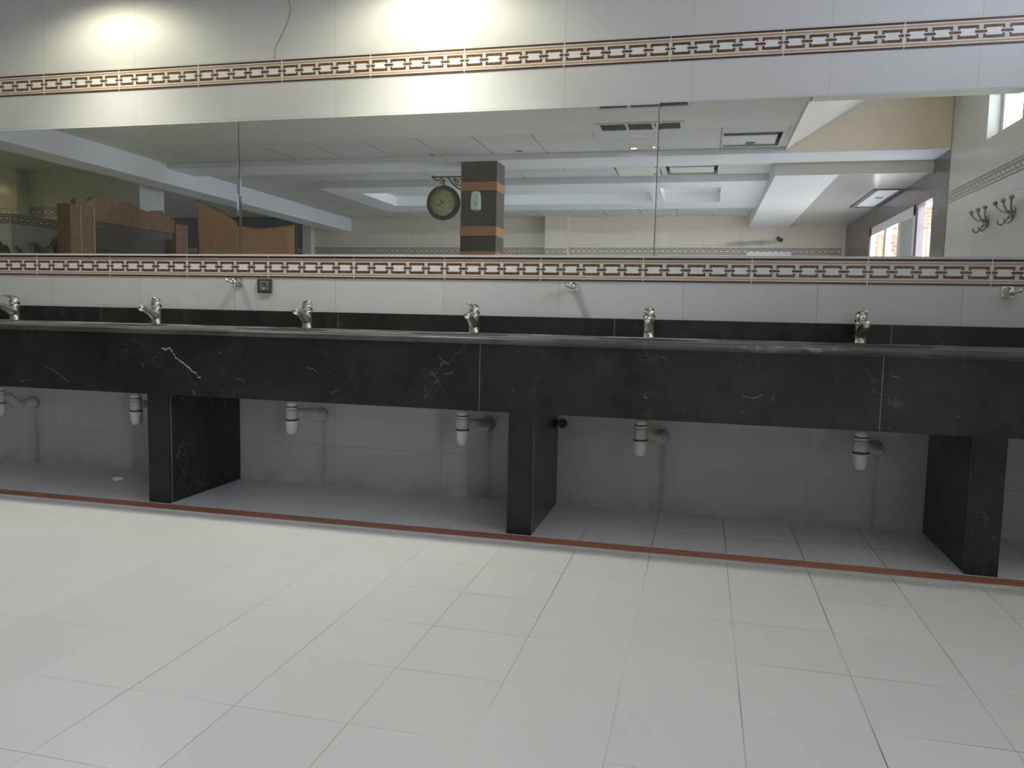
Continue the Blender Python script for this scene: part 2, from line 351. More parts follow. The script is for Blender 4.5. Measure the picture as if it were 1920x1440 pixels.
# ------------------------------------------------------------------ patterned border bands
def band(name, label, org, ud, nd, z0, z1, u0, u1, off, fine=True):
    """border of chain-link tiles; ud = direction along the wall, nd = outward normal, off = u of a tile joint"""
    mb = MB(); H = z1 - z0; org = Vector(org); ud = Vector(ud); nd = Vector(nd)
    def rect(ua, ub, fa, fb, m, lift):
        ua = max(ua, u0); ub = min(ub, u1)
        if ub <= ua: return
        za, zb = z1 - fb*H, z1 - fa*H; q = org + nd*lift
        mb.quad([q+ud*ua+Vector((0, 0, za)), q+ud*ub+Vector((0, 0, za)), q+ud*ub+Vector((0, 0, zb)), q+ud*ua+Vector((0, 0, zb))], m)
    # body
    i = len(mb.v); A = org + ud*u0; B = org + ud*u1
    mb.hexa([A+Vector((0, 0, z0)), B+Vector((0, 0, z0)), B+nd*.0025+Vector((0, 0, z0)), A+nd*.0025+Vector((0, 0, z0)),
             A+Vector((0, 0, z1)), B+Vector((0, 0, z1)), B+nd*.0025+Vector((0, 0, z1)), A+nd*.0025+Vector((0, 0, z1))], 'cream')
    L = .0028
    for fa, fb, m in ((0, .09, 'dark_brown'), (.09, .13, 'cream_light'), (.125, .213, 'tan'), (.805, .882, 'tan'), (.882, .915, 'cream_light'), (.915, 1, 'dark_brown')):
        rect(u0, u1, fa, fb, m, L)
    k0 = math.floor((u0-off)/.1)-1; k1 = math.ceil((u1-off)/.1)+1
    for k in range(k0, k1):
        a = off + k*.1
        rect(a+.0, a+.009, .225, .79, 'tile_grey', L); rect(a+.091, a+.1, .225, .79, 'tile_grey', L)
        rect(a+.019, a+.081, .372, .638, 'tile_white', L)
        for fa, fb, la, lb in ((.258, .368, .258, .418), (.64, .75, .588, .75)):
            rect(a+.009, a+.091, fa, fb, 'brown_marble', L+.0004)
            rect(a+.009, a+.0185, la, lb, 'brown_marble', L+.0006); rect(a+.0815, a+.091, la, lb, 'brown_marble', L+.0006)
        rect(a-.0235, a+.0235, .455, .55, 'brown_marble', L+.0008)
        if k % 5 == 0: rect(a-.0018, a+.0018, -.01, 1.01, 'cream_light', L+.0012)
    return struct(mb.build(name, recalc=False), label, 'border')
X = (1, 0, 0); Yn = (0, -1, 0)
band('trim_2', 'brown and cream chain-pattern border above the mirrors', (0, 0, 0), X, Yn, 2.144, 2.258, -10, XR-.01, -3.9039)
band('trim_3', 'brown and cream chain-pattern border below the mirrors', (0, 0, 0), X, Yn, 1.124, 1.238, -10, XR-.01, -3.9934)
band('trim_4', 'chain-pattern border on the far wall, seen in the mirror', (0, YB, 0), X, (0, 1, 0), 2.03, 2.145, -11.9, XR-.06, -.2)
band('trim_5', 'chain-pattern border slanting along the right side wall, seen in the mirror', (XR, 0, 0), (0, 1, 0), (-1, 0, 0), 2.10, 2.208, -4.71, -.02, -.1)
band('trim_6', 'chain-pattern border on the yellowish alcove wall', (0, -5.2, 0), X, (0, 1, 0), 2.13, 2.245, -9.22, -7.8, -.1)
band('trim_7', 'chain-pattern border on the narrow yellow pier', (0, -5.0, 0), X, (0, 1, 0), 2.10, 2.215, -9.5, -9.22, -.1)
struct(box1('trim_8', (-6, -.009, 1.239), (XR-.01, 0, 1.248), 'tile_grey'), 'pale ledge strip under the mirrors', 'trim')
band('trim_9', 'chain-pattern border on the far pier right of the dark column', (0, -10.12, 0), X, (0, 1, 0), 2.0, 2.11, -3.02, -2.62, -3.02)

# ------------------------------------------------------------------ ceilings and beams
H = 2.69
def slab(x0, x1, y0, y1, z, t, m, label, holes=()):
    xs = sorted({x0, x1, *[h[0] for h in holes], *[h[1] for h in holes]}); mb = MB()
    for a, c in zip(xs, xs[1:]):
        hs = sorted([h for h in holes if h[0] <= a and h[1] >= c], key=lambda h: h[2]); y = y0
        for h in hs:
            if h[2] > y: mb.box((a, y, z), (c, h[2], z+t), m)
            y = h[3]
        if y < y1: mb.box((a, y, z), (c, y1, z+t), m)
    return struct(mb.build('ceiling'), label, 'ceiling')
V1 = (-1.20, -.48, -3.74, -3.50); V2 = (-1.12, -.40, -2.93, -2.70)
slab(-6.9, .55, -3.5-.28, 0, H, .05, 'plaster', 'smooth plaster ceiling nearest the mirror wall', [V1, V2])
slab(-6.9, .55, -4.72, -3.78, H, .05, 'grid_ceiling', 'gridded ceiling tiles in front of the first beam', [(-.10, .46, -4.63, -4.02)])
slab(.55, XR, -.35, 0, H, .05, 'plaster', 'plaster ceiling strip beside the stair void')
struct(box1('ceiling_beam', (.56, -2.99, 2.688), (XR, -2.84, 2.86), 'plaster_warm'), 'thin white beam across the stair void, at the top edge of the mirror', 'beam')
struct(box1('ceiling', (.535, -2.84, 3.13), (XR, -.35, 3.2), 'plaster'), 'raised ceiling over the near part of the stair void', 'ceiling')  # unseen void extension, added so the extra window's daylight gets in
struct(box1('wall_stair', (.50, -2.95, 2.74), (.55, 0, ZT), 'plaster'), 'side of the stair void towards the room', 'wall')
slab(-6.95, .5, YB, -4.9, H+.001, .05, 'grid_ceiling', 'gridded ceiling tiles behind the first beam', [(-1.31, -.77, -6.22, -5.66), (-.71, -.11, -6.22, -5.66), (-5.07, -.925, -8.10, -6.69), (-.865, 0., -8.10, -6.65)])
slab(-12, -7.2, YB, 0, 2.74, .05, 'plaster', 'plain ceiling left of the big beam')
# sloped stair soffit and the wall above it
mb = MB(); mb.prism([(.535, 2.66), (1.31, 3.13), (XR, 3.13), (XR, 3.2), (1.28, 3.2), (.535, 2.74)], -4.72, -2.95, 1, 'plaster_warm')
struct(mb.build('ceiling'), 'sloping white underside of a staircase at the right of the mirror image', 'ceiling')
struct(box1('wall_stair', (.52, -4.84, 2.645), (XR, -4.72, ZT), 'plaster_beige'), 'stained beige wall below the staircase, seen in the mirror', 'wall')
struct(box1('wall_stair', (.5, -.35, 2.74), (XR, -.25, ZT), 'plaster_beige'), 'wall closing the near side of the stair void', 'wall')
# cross beam carried by the column
struct(box1('ceiling_beam', (-6.9, -5.28, 2.63), (XR, -4.722, 2.9), 'plaster_white'), 'shallow white cross beam above the dark column', 'beam')
# gypsum panel with two coffers
mb = MB()
GY0, GY1, GZ = -8.72, -6.25, 2.605
cof = [(-5.02, -.97, -8.05, -6.74), (-.82, -.05, -8.05, -6.70)]
xs = [-5.45, -5.02, -.97, -.82, -.05, .5]
for a, c in zip(xs, xs[1:]):
    h = [q for q in cof if q[0] <= a and q[1] >= c]
    if h: mb.box((a, GY0, GZ), (c, h[0][2], H), 'plaster_white'); mb.box((a, h[0][3], GZ), (c, GY1, H), 'plaster_white')
    else: mb.box((a, GY0, GZ), (c, GY1, H), 'plaster_white')
for q in cof:
    mb.box((q[0]-.04, q[2]-.04, H+.06), (q[1]+.04, q[3]+.04, H+.1), 'plaster_white')
    for a, c in (((q[0]-.04, q[2]-.04), (q[0]-.003, q[3]+.04)), ((q[1]+.003, q[2]-.04), (q[1]+.04, q[3]+.04)), ((q[0]-.003, q[2]-.04), (q[1]+.003, q[2]-.003)), ((q[0]-.003, q[3]+.003), (q[1]+.003, q[3]+.04))):
        mb.box((*a, H), (*c, H+.06), 'plaster_white')
GYP = struct(mb.build('ceiling'), 'white plasterboard ceiling with two lit recesses', 'ceiling')
# depth beams
mb = MB(); mb.hexa([(-7.30, YB, 2.45), (-6.90, YB, 2.45), (-6.50, 0, 2.45), (-6.86, 0, 2.45), (-7.30, YB, 2.8), (-6.90, YB, 2.8), (-6.50, 0, 2.8), (-6.86, 0, 2.8)], 'plaster_white')
struct(mb.build('ceiling_beam'), 'long pale ceiling beam running back at the left of the mirror image', 'beam')
mb = MB(); mb.box((.49, YB, 2.5), (1.14, -5.3, 2.75), 'plaster_white'); mb.box((.485, -5.3, 2.5), (XR, -5.285, 2.63), 'plaster_grey')
struct(mb.build('ceiling_beam'), 'broad white ceiling beam running back at the right of the mirror image', 'beam')
mb = MB(); mb.box((1.14, YB, 2.52), (XR, -5.3, 2.7), 'ceiling_gloss')
struct(mb.build('ceiling'), 'glossy grey ceiling beside the marble wall', 'ceiling')

# ------------------------------------------------------------------ counter
CT = thing('marble_counter', 'long black-green marble washbasin counter below the mirrors', 'counter', (-1.5, -.3, 0))
CT.location = (0, 0, 0)
TAPS = [-4.038, -3.10, -2.197, -1.296, -.447, .470]
# worktop with oval basin holes
mb = MB(); zt, zb = .86, .829
def strip(x0, x1): mb.box((x0, -.625, zb), (x1, -.001, zt), 'slab_marble')
edges = []; N = 40
for x in TAPS:
    x0, x1, y0, y1 = x-.33, x+.33, -.56, -.19
    ring = []
    for k in range(N):
        t = 2*PI*k/N; c_, s_ = math.cos(t), math.sin(t); m_ = max(abs(c_), abs(s_))
        ring.append(((x + .33*c_/m_, (y0+y1)/2 + (y1-y0)/2*s_/m_), (x + .24*c_, (y0+y1)/2-.005 + .165*s_)))
    for z in (zt, zb):
        i = len(mb.v); mb.v += [(*p, z) for p, _ in ring] + [(*q, z) for _, q in ring]
        for k in range(N): k2 = (k+1) % N; mb.face((i+k, i+k2, i+N+k2, i+N+k) if z == zt else (i+k, i+N+k, i+N+k2, i+k2), 'slab_marble')
        if z == zt: it = i
    for k in range(N): k2 = (k+1) % N; mb.face((it+N+k, it+N+k2, i+N+k2, i+N+k), 'slab_marble')
    mb.box((x0, -.625, zb), (x1, y0, zt), 'slab_marble'); mb.box((x0, y1, zb), (x1, -.001, zt), 'slab_marble')
    edges.append((x0, x1))
prev = -5.6
for x0, x1 in edges: strip(prev, x0); prev = x1
strip(prev, XR-.004)
mb.tube([(-5.6, -.625, .8445), (XR-.004, -.625, .8445)], (.0155, .012), 'slab_marble', 12, flat=(0, 0, 1))
mb.build('worktop', CT, recalc=False)
for k, x in enumerate(TAPS):
    mb = MB(); P_ = [(1, 0), (1., -.03), (.93, -.08), (.78, -.12), (.5, -.145), (.12, -.15)]
    i = len(mb.v); n = 32
    for r, h in P_:
        for q in range(n): t = 2*PI*q/n; mb.v.append((x+.245*r*math.cos(t), -.38+.17*r*math.sin(t), .828+h))
    for j in range(len(P_)-1):
        for q in range(n): q2 = (q+1) % n; mb.face((i+j*n+q, i+(j+1)*n+q, i+(j+1)*n+q2, i+j*n+q2), 'tile_white', True)
    mb.lathe([(.028, 0), (.03, .006), (.02, .008)], 'chrome', (x, -.38, .676))
    mb.build('basin', CT, recalc=False)
ax = [-5.6, -4.31, -2.717, -1.124, .470, XR-.004]
for a, c in zip(ax, ax[1:]):
    mb = MB(); g = .0009 if c > -2 else 0; mb.box((a+(.0009 if a > -2 else 0), -.612, .54), (c-g, -.592, .829), 'black_marble')
    o = mb.build('apron_panel', CT)
for x in ax[3:-1]: mb = MB(); mb.box((x-.0009, -.6118, .541), (x+.0009, -.593, .829), 'white_joint'); mb.build('apron_joint', CT)
# the one bold white vein on the second apron panel and a few lesser ones, flush with the stone
def vein(pts, wid, name='vein'):
    mb = MB(); i = len(mb.v)
    for j, (x, z) in enumerate(pts):
        wd = wid*(.5+.7*random.random())*(.3 if j in (0, len(pts)-1) else 1)
        mb.v += [(x, -.6123, z-wd), (x, -.6123, z+wd)]
    for j in range(len(pts)-1): mb.face((i+2*j, i+2*j+2, i+2*j+3, i+2*j+1), 'vein_white' if wid > .003 else 'vein_grey')
    return mb.build(name, CT, recalc=False)
VE = [
 [(302, 651), (311, 655), (318, 653), (323, 658), (328, 668), (338, 677), (346, 683), (353, 688), (360, 697), (367, 700), (373, 707), (377, 709)],
 [(440, 711), (447, 710), (454, 711), (458, 716), (459, 718)],
 [(955, 719), (960, 724), (962, 732), (964, 738)], [(1393, 741), (1400, 746), (1412, 747), (1420, 744), (1430, 741)], [(1447, 752), (1450, 745), (1453, 737)],
 [(832, 702), (842, 700), (850, 698)], [(968, 657), (974, 660)], [(1667, 705), (1678, 707), (1688, 706)], [(85, 688), (98, 693), (112, 702), (130, 716)],
 [(38, 716), (48, 713), (60, 714)], [(1388, 772), (1392, 771), (1395, 773)], [(230, 655), (240, 657)], [(820, 666), (832, 678), (843, 682)],
 [(573, 688), (583, 690), (597, 700)], [(620, 740), (627, 735), (640, 727)]]
def apx(px, py, Y=-.6123):
    d = cf + cr*((px-960)/1470.38) - cu*((py-720)/1470.38); C = Vector((-0.2024, -3.8377, .9686)); t = (Y-C.y)/d.y; p = C + d*t; return (p.x, p.z)
def jag(pts, n=5, amp=.005):
    out = []
    for (a, b_), (c, d) in zip(pts, pts[1:]):
        for k in range(n): out.append((a+(c-a)*k/n+random.uniform(-amp, amp), b_+(d-b_)*k/n+random.uniform(-amp, amp)))
    return out + [pts[-1]]
for q, v in enumerate(VE): vein(jag([apx(*p) for p in v], 4 if q == 0 else 3, .004 if q == 0 else .003), .0040 if q == 0 else .0016)
bsx = [-5.6, -3.548, -2.075, -.62, .618, XR-.004]
for a, c in zip(bsx, bsx[1:]): box1('backsplash_panel', (a+.001, -.021, .8605), (c-.001, -.001, .946), 'black_marble', CT)
for x in bsx[1:-1]: mb = MB(); mb.box((x-.0014, -.0205, .861), (x+.0014, -.002, .9455), 'white_joint'); mb.build('backsplash_joint', CT)
# piers
def pier(x0, x1, label):
    e = thing('counter_pier', label, 'pier', ((x0+x1)/2, -.3, .009), 'marble piers under the counter')
    c = (x1-x0)/2; h = .5305
    box1('front_slab', (-c, -.30, 0), (c, -.282, h), 'black_marble', e)
    box1('side_slab', (-c, -.2815, 0), (-c+.018, .298, h), 'black_marble', e); box1('side_slab', (c-.018, -.2815, 0), (c, .298, h), 'black_marble', e)
    for sx in (-1, 1): mb = MB(); mb.box((sx*(c-.0006)-.0008, -.2832, .0), (sx*(c-.0006)+.0008, -.2806, h), 'white_joint'); mb.box((sx*(c-.001)-.001, -.3006, .0), (sx*(c-.001)+.001, -.2995, h), 'white_joint') if 0 else None; mb.build('joint_line', e)
    return e
pier(-2.790, -2.675, 'black marble pier under the counter, leftmost of three, its right flank in view')
pier(-.995, -.886, 'black marble pier under the counter, middle one, with a white vein on its front')
pier(.805, .917, 'black marble pier under the counter, rightmost of three, its left flank in view')

# ------------------------------------------------------------------ taps
def make_tap(x, label, turn=0.):
    e = thing('mixer_tap', label, 'tap', (x, -.125, .86), 'mixer taps along the counter')
    mb = MB(); mb.lathe([(.0285, 0), (.0285, .006), (.0265, .009), (.0255, .03), (.0255, .07), (.0265, .085), (.0265, .092), (.024, .095)], 'chrome_limed', n=28); mb.build('body', e)
    mb = MB(); mb.tube([(0, -.004, .040), (0, -.022, .052), (0, -.045, .065), (0, -.075, .077), (0, -.105, .086), (0, -.122, .089), (0, -.128, .089)],
                       [(.024, .0245), (.0225, .0235), (.0195, .021), (.0175, .019), (.0165, .0185), (.0160, .018), (.0125, .0145)], 'chrome_limed', 18, flat=(0, 0, 1))
    sp = mb.build('spout', e)
    mb = MB(); mb.lathe([(.0145, 0), (.0145, .016), (.012, .018)], 'chrome', (0, -.110, .088), (0, -.15, -1), 18); mb.ball((0, -.122, .089), .0155, 'chrome', 16, (1.1, .7, 1)); mb.build('aerator', sp)
    def tp(p): return (p[0]*math.cos(turn)-p[1]*math.sin(turn), p[0]*math.sin(turn)+p[1]*math.cos(turn), p[2])
    mb = MB(); mb.lathe([(.0245, .0935), (.0275, .097), (.0285, .108), (.028, .118), (.0255, .127), (.020, .133), (.011, .1365), (.001, .137)], 'chrome', n=28)
    mb.build('cap', e)
    mb = MB(); mb.tube([tp(q) for q in ((0, .016, .122), (0, .0, .131), (0, -.022, .1375), (0, -.045, .141), (0, -.070, .1425), (0, -.095, .1425), (0, -.101, .1425))],
                       [(.010, .022), (.0115, .0245), (.0085, .0225), (.006, .0175), (.0045, .014), (.0035, .0115), (.002, .008)], 'chrome', 16, flat=(0, 0, 1))
    lv = mb.build('lever', e)
    mb = MB(); mb.ball(tp((0, -.0285, .112)), .0032, 'rubber', 8); mb.build('temperature_dot', e)
    return e
TL = ['chrome mixer tap at the left end, its spout cut off by the picture edge', 'chrome mixer tap, second from the left, spout to the left, over the first pier',
      'chrome mixer tap on the counter just right of the grey wall socket', 'chrome mixer tap, fourth from the left, below the dark column in the mirror',
      'chrome mixer tap, fifth from the left, seen straight on right of the middle hook', 'chrome mixer tap at the right end of the row, lever tipped to the right']
t0 = make_tap(TAPS[0], TL[0])
t1 = make_tap(TAPS[1], TL[1], .62); dup(t1, (TAPS[2], -.125, .86), TL[2])
for x, l in zip(TAPS[3:], TL[3:]): dup(t0, (x, -.125, .86), l)

# ------------------------------------------------------------------ bottle traps
def make_trap(x, ox, oz, label, sag=0.):
    e = thing('bottle_trap', label, 'drain trap', (x, -.3, .5), 'drain traps under the counter')
    mb = MB(); mb.lathe([(.017, -.025), (.017, .15)], 'pvc_old', n=18); mb.tube([(0, 0, .14), (0, -.04, .165), (0, -.08, .176)], .02, 'pvc_old'); mb.build('tail_pipe', e)
    mb = MB(); mb.lathe([(.0235, -.026), (.0265, -.024), (.0265, -.008), (.0225, -.005), (.02, 0)], 'pvc', n=24); mb.build('nut', e)
    mb = MB(); mb.lathe([(.0285, -.040), (.0285, -.031), (.025, -.0285)], 'pvc', n=24); mb.lathe([(.0275, -.092), (.030, -.08), (.030, -.044), (.027, -.040)], 'pvc_old', n=24)
    bd = mb.build('trap_body', e)
    mb = MB(); mb.build('seal', e) if 0 else None
    for r_, a_, c_ in ((.0275, -.0298, -.0255), (.0318, -.0972, -.0925), (.0282, -.0438, -.0405)): mb = MB(); mb.lathe([(r_, a_), (r_, c_)], 'rubber', n=24); mb.build('seal', e)
    mb = MB(); mb.lathe([(.012, -.168), (.020, -.165), (.0255, -.157), (.0275, -.146), (.0305, -.112), (.0345, -.102), (.0345, -.097)], 'pvc', n=28); mb.build('cup', e)
    # ribbed flexible pipe to the wall
    tx, ty, tz = ox-x, .298, oz-.5
    ctrl = [Vector((.012*(1 if tx > -.05 else -1), .015, -.060)), Vector((tx*.15, .07, -.066)), Vector((tx*.5, .14, (tz-.066)/2+sag)), Vector((tx*.85, .20, tz+.012+sag)), Vector((tx, ty-.05, tz+.004)), Vector((tx, ty-.02, tz))]
    def cat(t):
        n_ = len(ctrl)-1; i = min(int(t*n_), n_-1); f_ = t*n_-i; p0, p1, p2, p3 = ctrl[max(i-1, 0)], ctrl[i], ctrl[i+1], ctrl[min(i+2, n_)]
        return .5*((2*p1)+(p2-p0)*f_+(2*p0-5*p1+4*p2-p3)*f_**2+(3*p1-p0-3*p2+p3)*f_**3)
    K = 96; pts = [cat(k/K) for k in range(K+1)]; rad = [.0185+.0022*math.sin(k*2*PI/4.8) for k in range(K+1)]
    mb = MB(); mb.tube(pts, rad, 'pvc_old', 14); mb.build('flexible_pipe', e)
    mb = MB(); mb.lathe([(.022, -.07), (.030, -.055), (.034, -.02), (.036, 0)], 'pvc_old', (tx, ty, tz), (0, 1, 0), 26); mb.build('wall_collar', e)
    return e
RL = ['white drain trap at the left edge with its pipe sagging to the right', 'white drain trap hanging just left of the leftmost marble pier',
      'white drain trap with long ribbed pipe, right of the leftmost pier', 'white drain trap just left of the middle marble pier',
      'white drain trap right of the middle pier, below the fifth tap', 'white drain trap just left of the rightmost marble pier, its pipe in shadow']
OZ = [.372, .392, .396, .392, .38, .385]
for x, ox, oz, l, sg in zip(TRAP_X, OUT_X, OZ, RL, (-.012, 0, .012, .008, 0, 0)): make_trap(x, ox, oz, l, sg)
mb = MB(); mb.lathe([(.012, -.022), (.022, -.012), (.022, 0)], 'rubber', (-.862, -.0005, .418), (0, 1, 0), 14)
tag(mb.build('pipe_stub'), 'small dark pipe stub on the wall right of the middle pier', 'pipe')

# ------------------------------------------------------------------ robe hooks and socket on the mirror wall
def make_hook(x, z, label, tilt):
    e = thing('wall_hook', label, 'hook', (x, 0, z), 'chrome hooks under the lower border')
    mb = MB(); mb.box((-.024, -.006, -.024), (.024, -.0002, .024), 'chrome'); mb.build('back_plate', e, .002)
    mb = MB(); mb.lathe([(.021, 0), (.021, .008), (.016, .014), (.013, .03), (.016, .036), (.016, .046), (.008, .050)], 'chrome', (0, -.005, 0), (tilt, -1, 0), 20); mb.build('stem', e)
    mb = MB(); mb.tube([(0, -.04, -.002), (.008*(1 if tilt > 0 else -1), -.06, -.002), (.02*(1 if tilt > 0 else -1), -.078, .004)], [.0085, .0075, .008], 'chrome', 12); mb.ball((.022*(1 if tilt > 0 else -1), -.081, .005), .0105, 'chrome', 12); mb.build('prong', e)
    mb = MB(); mb.tube([(0, -.04, -.01), (0, -.046, -.024), (0, -.047, -.03)], [.006, .0055, .004], 'chrome', 10); mb.build('lower_prong', e)
    return e
make_hook(-2.672, 1.100, 'small chrome hook on the wall left of the grey socket', -.12)
make_hook(-.826, 1.098, 'small chrome hook on the wall between the fourth and fifth taps', -.1)
make_hook(1.074, 1.098, 'small chrome hook on the wall at the far right edge', .12)
e = thing('wall_socket', 'grey square power socket on the wall right of the left chrome hook', 'socket', (-2.513, 0, 1.080))
mb = MB(); mb.box((-.044, -.010, -.038), (.044, 0, .038), 'socket_dark'); mb.build('frame', e, .004)
mb = MB(); mb.box((-.030, -.013, -.028), (.028, -.009, .026), 'socket_grey'); mb.build('cover', e, .002)
mb = MB(); mb.lathe([(.0215, 0), (.0215, .0035), (.018, .0035), (.017, .001), (.001, .001)], 'socket_grey', (-.001, -.0125, 0), (0, -1, 0), 24); mb.build('well', e)
for sx in (-1, 1): mb = MB(); mb.lathe([(.003, 0), (.003, .0015)], 'rubber', (-.001+sx*.008, -.0134, 0), (0, -1, 0), 10); mb.build('pin_hole', e)

# ------------------------------------------------------------------ mirrors
def make_mirror(x0, x1, z0, z1, label):
    mb = MB(); yb_, yf = -.001, -.007; w_, d_ = .012, .0004
    A = [(x0, z0), (x1, z0), (x1, z1), (x0, z1)]; t_ = .0006; B = [(x0+w_, z0+t_), (x1-w_, z0+t_), (x1-w_, z1-t_), (x0+w_, z1-t_)]
    i = len(mb.v); mb.v += [(x, yb_, z) for x, z in A] + [(x, yf+d_, z) for x, z in A] + [(x, yf, z) for x, z in B]
    mb.face((i, i+1, i+2, i+3), 'mirror_edge')
    for k in range(4):
        k2 = (k+1) % 4; mb.face((i+k, i+4+k, i+4+k2, i+k2), 'mirror_edge'); mb.face((i+4+k, i+8+k, i+8+k2, i+4+k2), 'mirror_silver')
    mb.face((i+8, i+9, i+10, i+11), 'mirror_silver')
    return tag(mb.build('wall_mirror'), label, 'mirror', 'mirrors on the wall above the counter')
make_mirror(-4.88, -2.663, 1.249, 1.951, 'left wall mirror reflecting the carved wooden unit and yellow alcove')
make_mirror(-2.659, -.4465, 1.249, 1.952, 'middle wall mirror reflecting the dark column and its round clock')
make_mirror(-.4425, 1.80, 1.249, 1.958, 'right wall mirror reflecting the staircase underside and windows')

# thin cable hanging on the wall at the top
def wpx(px, py, y=-.004): x, z = apx(px, py, y); return (x, y, z)
mb = MB(); cp = [(538, -60), (541, 0), (545, 17), (541, 37), (530, 63), (522, 78), (517, 90), (515, 110)]
mb.tube([wpx(*p) for p in cp], .0011, 'black_iron', 8)
tag(mb.build('thin_cable'), 'thin dark cable hanging down the wall above the upper border', 'cable')
# crumpled paper on the platform
mb = MB(); mb.ball((-3.24, -.282, .027), .022, 'paper', 10, (1.4, 1, .7)); o = mb.build('paper_scrap')
for v in o.data.vertices:
    r_ = .55+.75*random.random(); v.co = Vector((-3.24+(v.co.x+3.24)*r_, -.282+(v.co.y+.282)*r_, max(.0095, .027+(v.co.z-.027)*r_)))
tag(o, 'crumpled scrap of white paper on the floor under the counter', 'litter')

# ------------------------------------------------------------------ downlights
def downlight(x, y, z, label, lit=None, r=.045):
    e = thing('ceiling_downlight', label, 'ceiling light', (x, y, z), 'recessed ceiling spotlights')
    mb = MB(); mb.lathe([(r*.72, -.004), (r, -.006), (r*1.08, -.002), (r*1.08, 0)], 'grille_frame' if lit is None else 'brass', caps=False, n=24); mb.build('ring', e)
    mb = MB(); mb.lathe([(r*.3, -.006), (r*.72, -.003), (r*.72, 0)], lit or 'grille', n=20); mb.build('lens', e)
    return e
downlight(-.98, -4.58, H, 'lit ceiling spotlight reflected left of the right mirror seam', 'bulb_warm')
downlight(-.755, -4.55, H, 'small golden ceiling spotlight reflected right on the mirror seam', 'bulb_gold')
downlight(-2.20, -4.56, H, 'unlit ceiling spotlight reflected above the dark column', None, .055)
downlight(-3.20, -4.60, H, 'unlit ceiling spotlight reflected left of the column above the clock', None, .045)
for x, en, l in ((-3.39, 16.5, 'bright downlight washing the wall over the left mirror'), (-1.55, 25, 'bright downlight washing the wall over the middle mirror'), (-5.3, 10, 'bright downlight washing the wall beyond the left picture edge')):
    downlight(x, -.38, H, l, 'bulb_warm', .06)
    lp = lamp('SPOT', (x, -.34, H-.02), en*1.5, (1., .97, .72), spot_size=math.radians(172), spot_blend=.5, shadow_soft_size=.05)
    lp = lamp('SPOT', (x, -.40, H-.02), en*3.25, (1., .98, .91), (-.24, 0, 0), spot_size=math.radians(124), spot_blend=.6, shadow_soft_size=.075)

downlight(-10.6, -3.9, 2.74, 'downlight lighting the yellow alcove, beyond the mirror image', 'bulb_gold', .06)
lamp('SPOT', (-10.6, -3.9, 2.70), 60, (1., .90, .52), spot_size=math.radians(170), spot_blend=.5, shadow_soft_size=.05)
# ------------------------------------------------------------------ ceiling details seen in the mirror
def vent(x0, x1, y0, y1, z, label, n=3):
    e = thing('ceiling_vent', label, 'vent', ((x0+x1)/2, (y0+y1)/2, z)); hx, hy = (x1-x0)/2, (y1-y0)/2
    mb = MB(); f = .035
    mb.box((-hx-f, -hy-f, -.008), (hx+f, -hy, .0), 'grille_frame'); mb.box((-hx-f, hy, -.008), (hx+f, hy+f, 0), 'grille_frame')
    mb.box((-hx-f, -hy, -.008), (-hx, hy, 0), 'grille_frame'); mb.box((hx, -hy, -.008), (hx+f, hy, 0), 'grille_frame')
    for k in range(1, n): u = -hx+2*hx*k/n; mb.box((u-.012, -hy, -.008), (u+.012, hy, 0), 'grille_frame')
    mb.build('frame', e)
    mb = MB(); k = 0; y = -hy+.012
    while y < hy: mb.box((-hx, y, -.004), (hx, y+.006, .012), 'grille'); y += .02
    mb.build('slats', e)
    mb = MB(); mb.box((-hx-.01, -hy-.01, .05), (hx+.01, hy+.01, .06), 'dark_void'); mb.build('duct', e)
    return e
vent(V1[0], V1[1], V1[2], V1[3], H, 'long three-part ceiling vent left of the right mirror seam')
vent(V2[0], V2[1], V2[2], V2[3], H, 'ceiling vent half hidden by the upper edge of the mirror')
vent(-5.6, -5.28, -8.0, -7.2, H-.001, 'dark ceiling vent left of the lit recess', 1)
e = thing('ceiling_panel', 'dark framed access panel in the glossy ceiling beside the marble wall', 'ceiling panel', (1.88, -7.27, 2.52))
mb = MB()
for a, c in (((-.17, -.78), (-.11, .78)), ((.13, -.78), (.165, .78)), ((-.17, -.80), (.165, -.74)), ((-.17, .76), (.165, .80))): mb.box((*a, -.012), (*c, 0), 'grille')
mb.build('frame', e)
box1('board', (-.11, -.74, -.004), (.13, .76, 0), 'plaster_white', e)
mb = MB(); mb.lathe([(.045, -.008), (.05, -.004)], 'grille', (.03, .1, 0)); mb.build('spotlight_blank', e)
# loose ceiling panels
e = thing('ceiling_panel', 'ceiling tile sagging in its dark opening beside the staircase', 'ceiling tile', (.18, -4.35, H))
mb = MB(); mb.box((-.275, -.275, .012), (.235, .14, .026), 'plaster'); mb.build('board', e)
mb = MB(); mb.box((-.29, -.33, .09), (.3, .36, .1), 'dark_void'); mb.build('opening', e)
mb = MB(); mb.lathe([(.045, -.006), (.05, -.002), (.05, 0)], 'grille', (.0, -.19, .012)); mb.build('spotlight_blank', e)
mb = MB()
for a, c in (((-.28, -.29), (-.265, .33)), ((.27, -.29), (.285, .33)), ((-.28, -.295), (.28, -.275)), ((-.28, .325), (.28, .34))): mb.box((*a, -.006), (*c, .004), 'grille_frame')
mb.build('frame', e)
def loose(x, y, rx, label):
    e = thing('ceiling_panel', label, 'ceiling tile', (x, y, H), 'loose ceiling tiles behind the first beam')
    mb = MB(); mb.box((-.255, -.262, 0), (.255, .262, .014), 'plaster'); o = mb.build('board', e); o.rotation_euler = (rx, 0, 0); o.location = (0, 0, .004)
    mb = MB(); mb.box((-.29, -.29, .055), (.29, .29, .065), 'dark_void'); mb.build('opening', e)
loose(-1.04, -5.94, .05, 'tilted loose ceiling tile left of the right mirror seam')
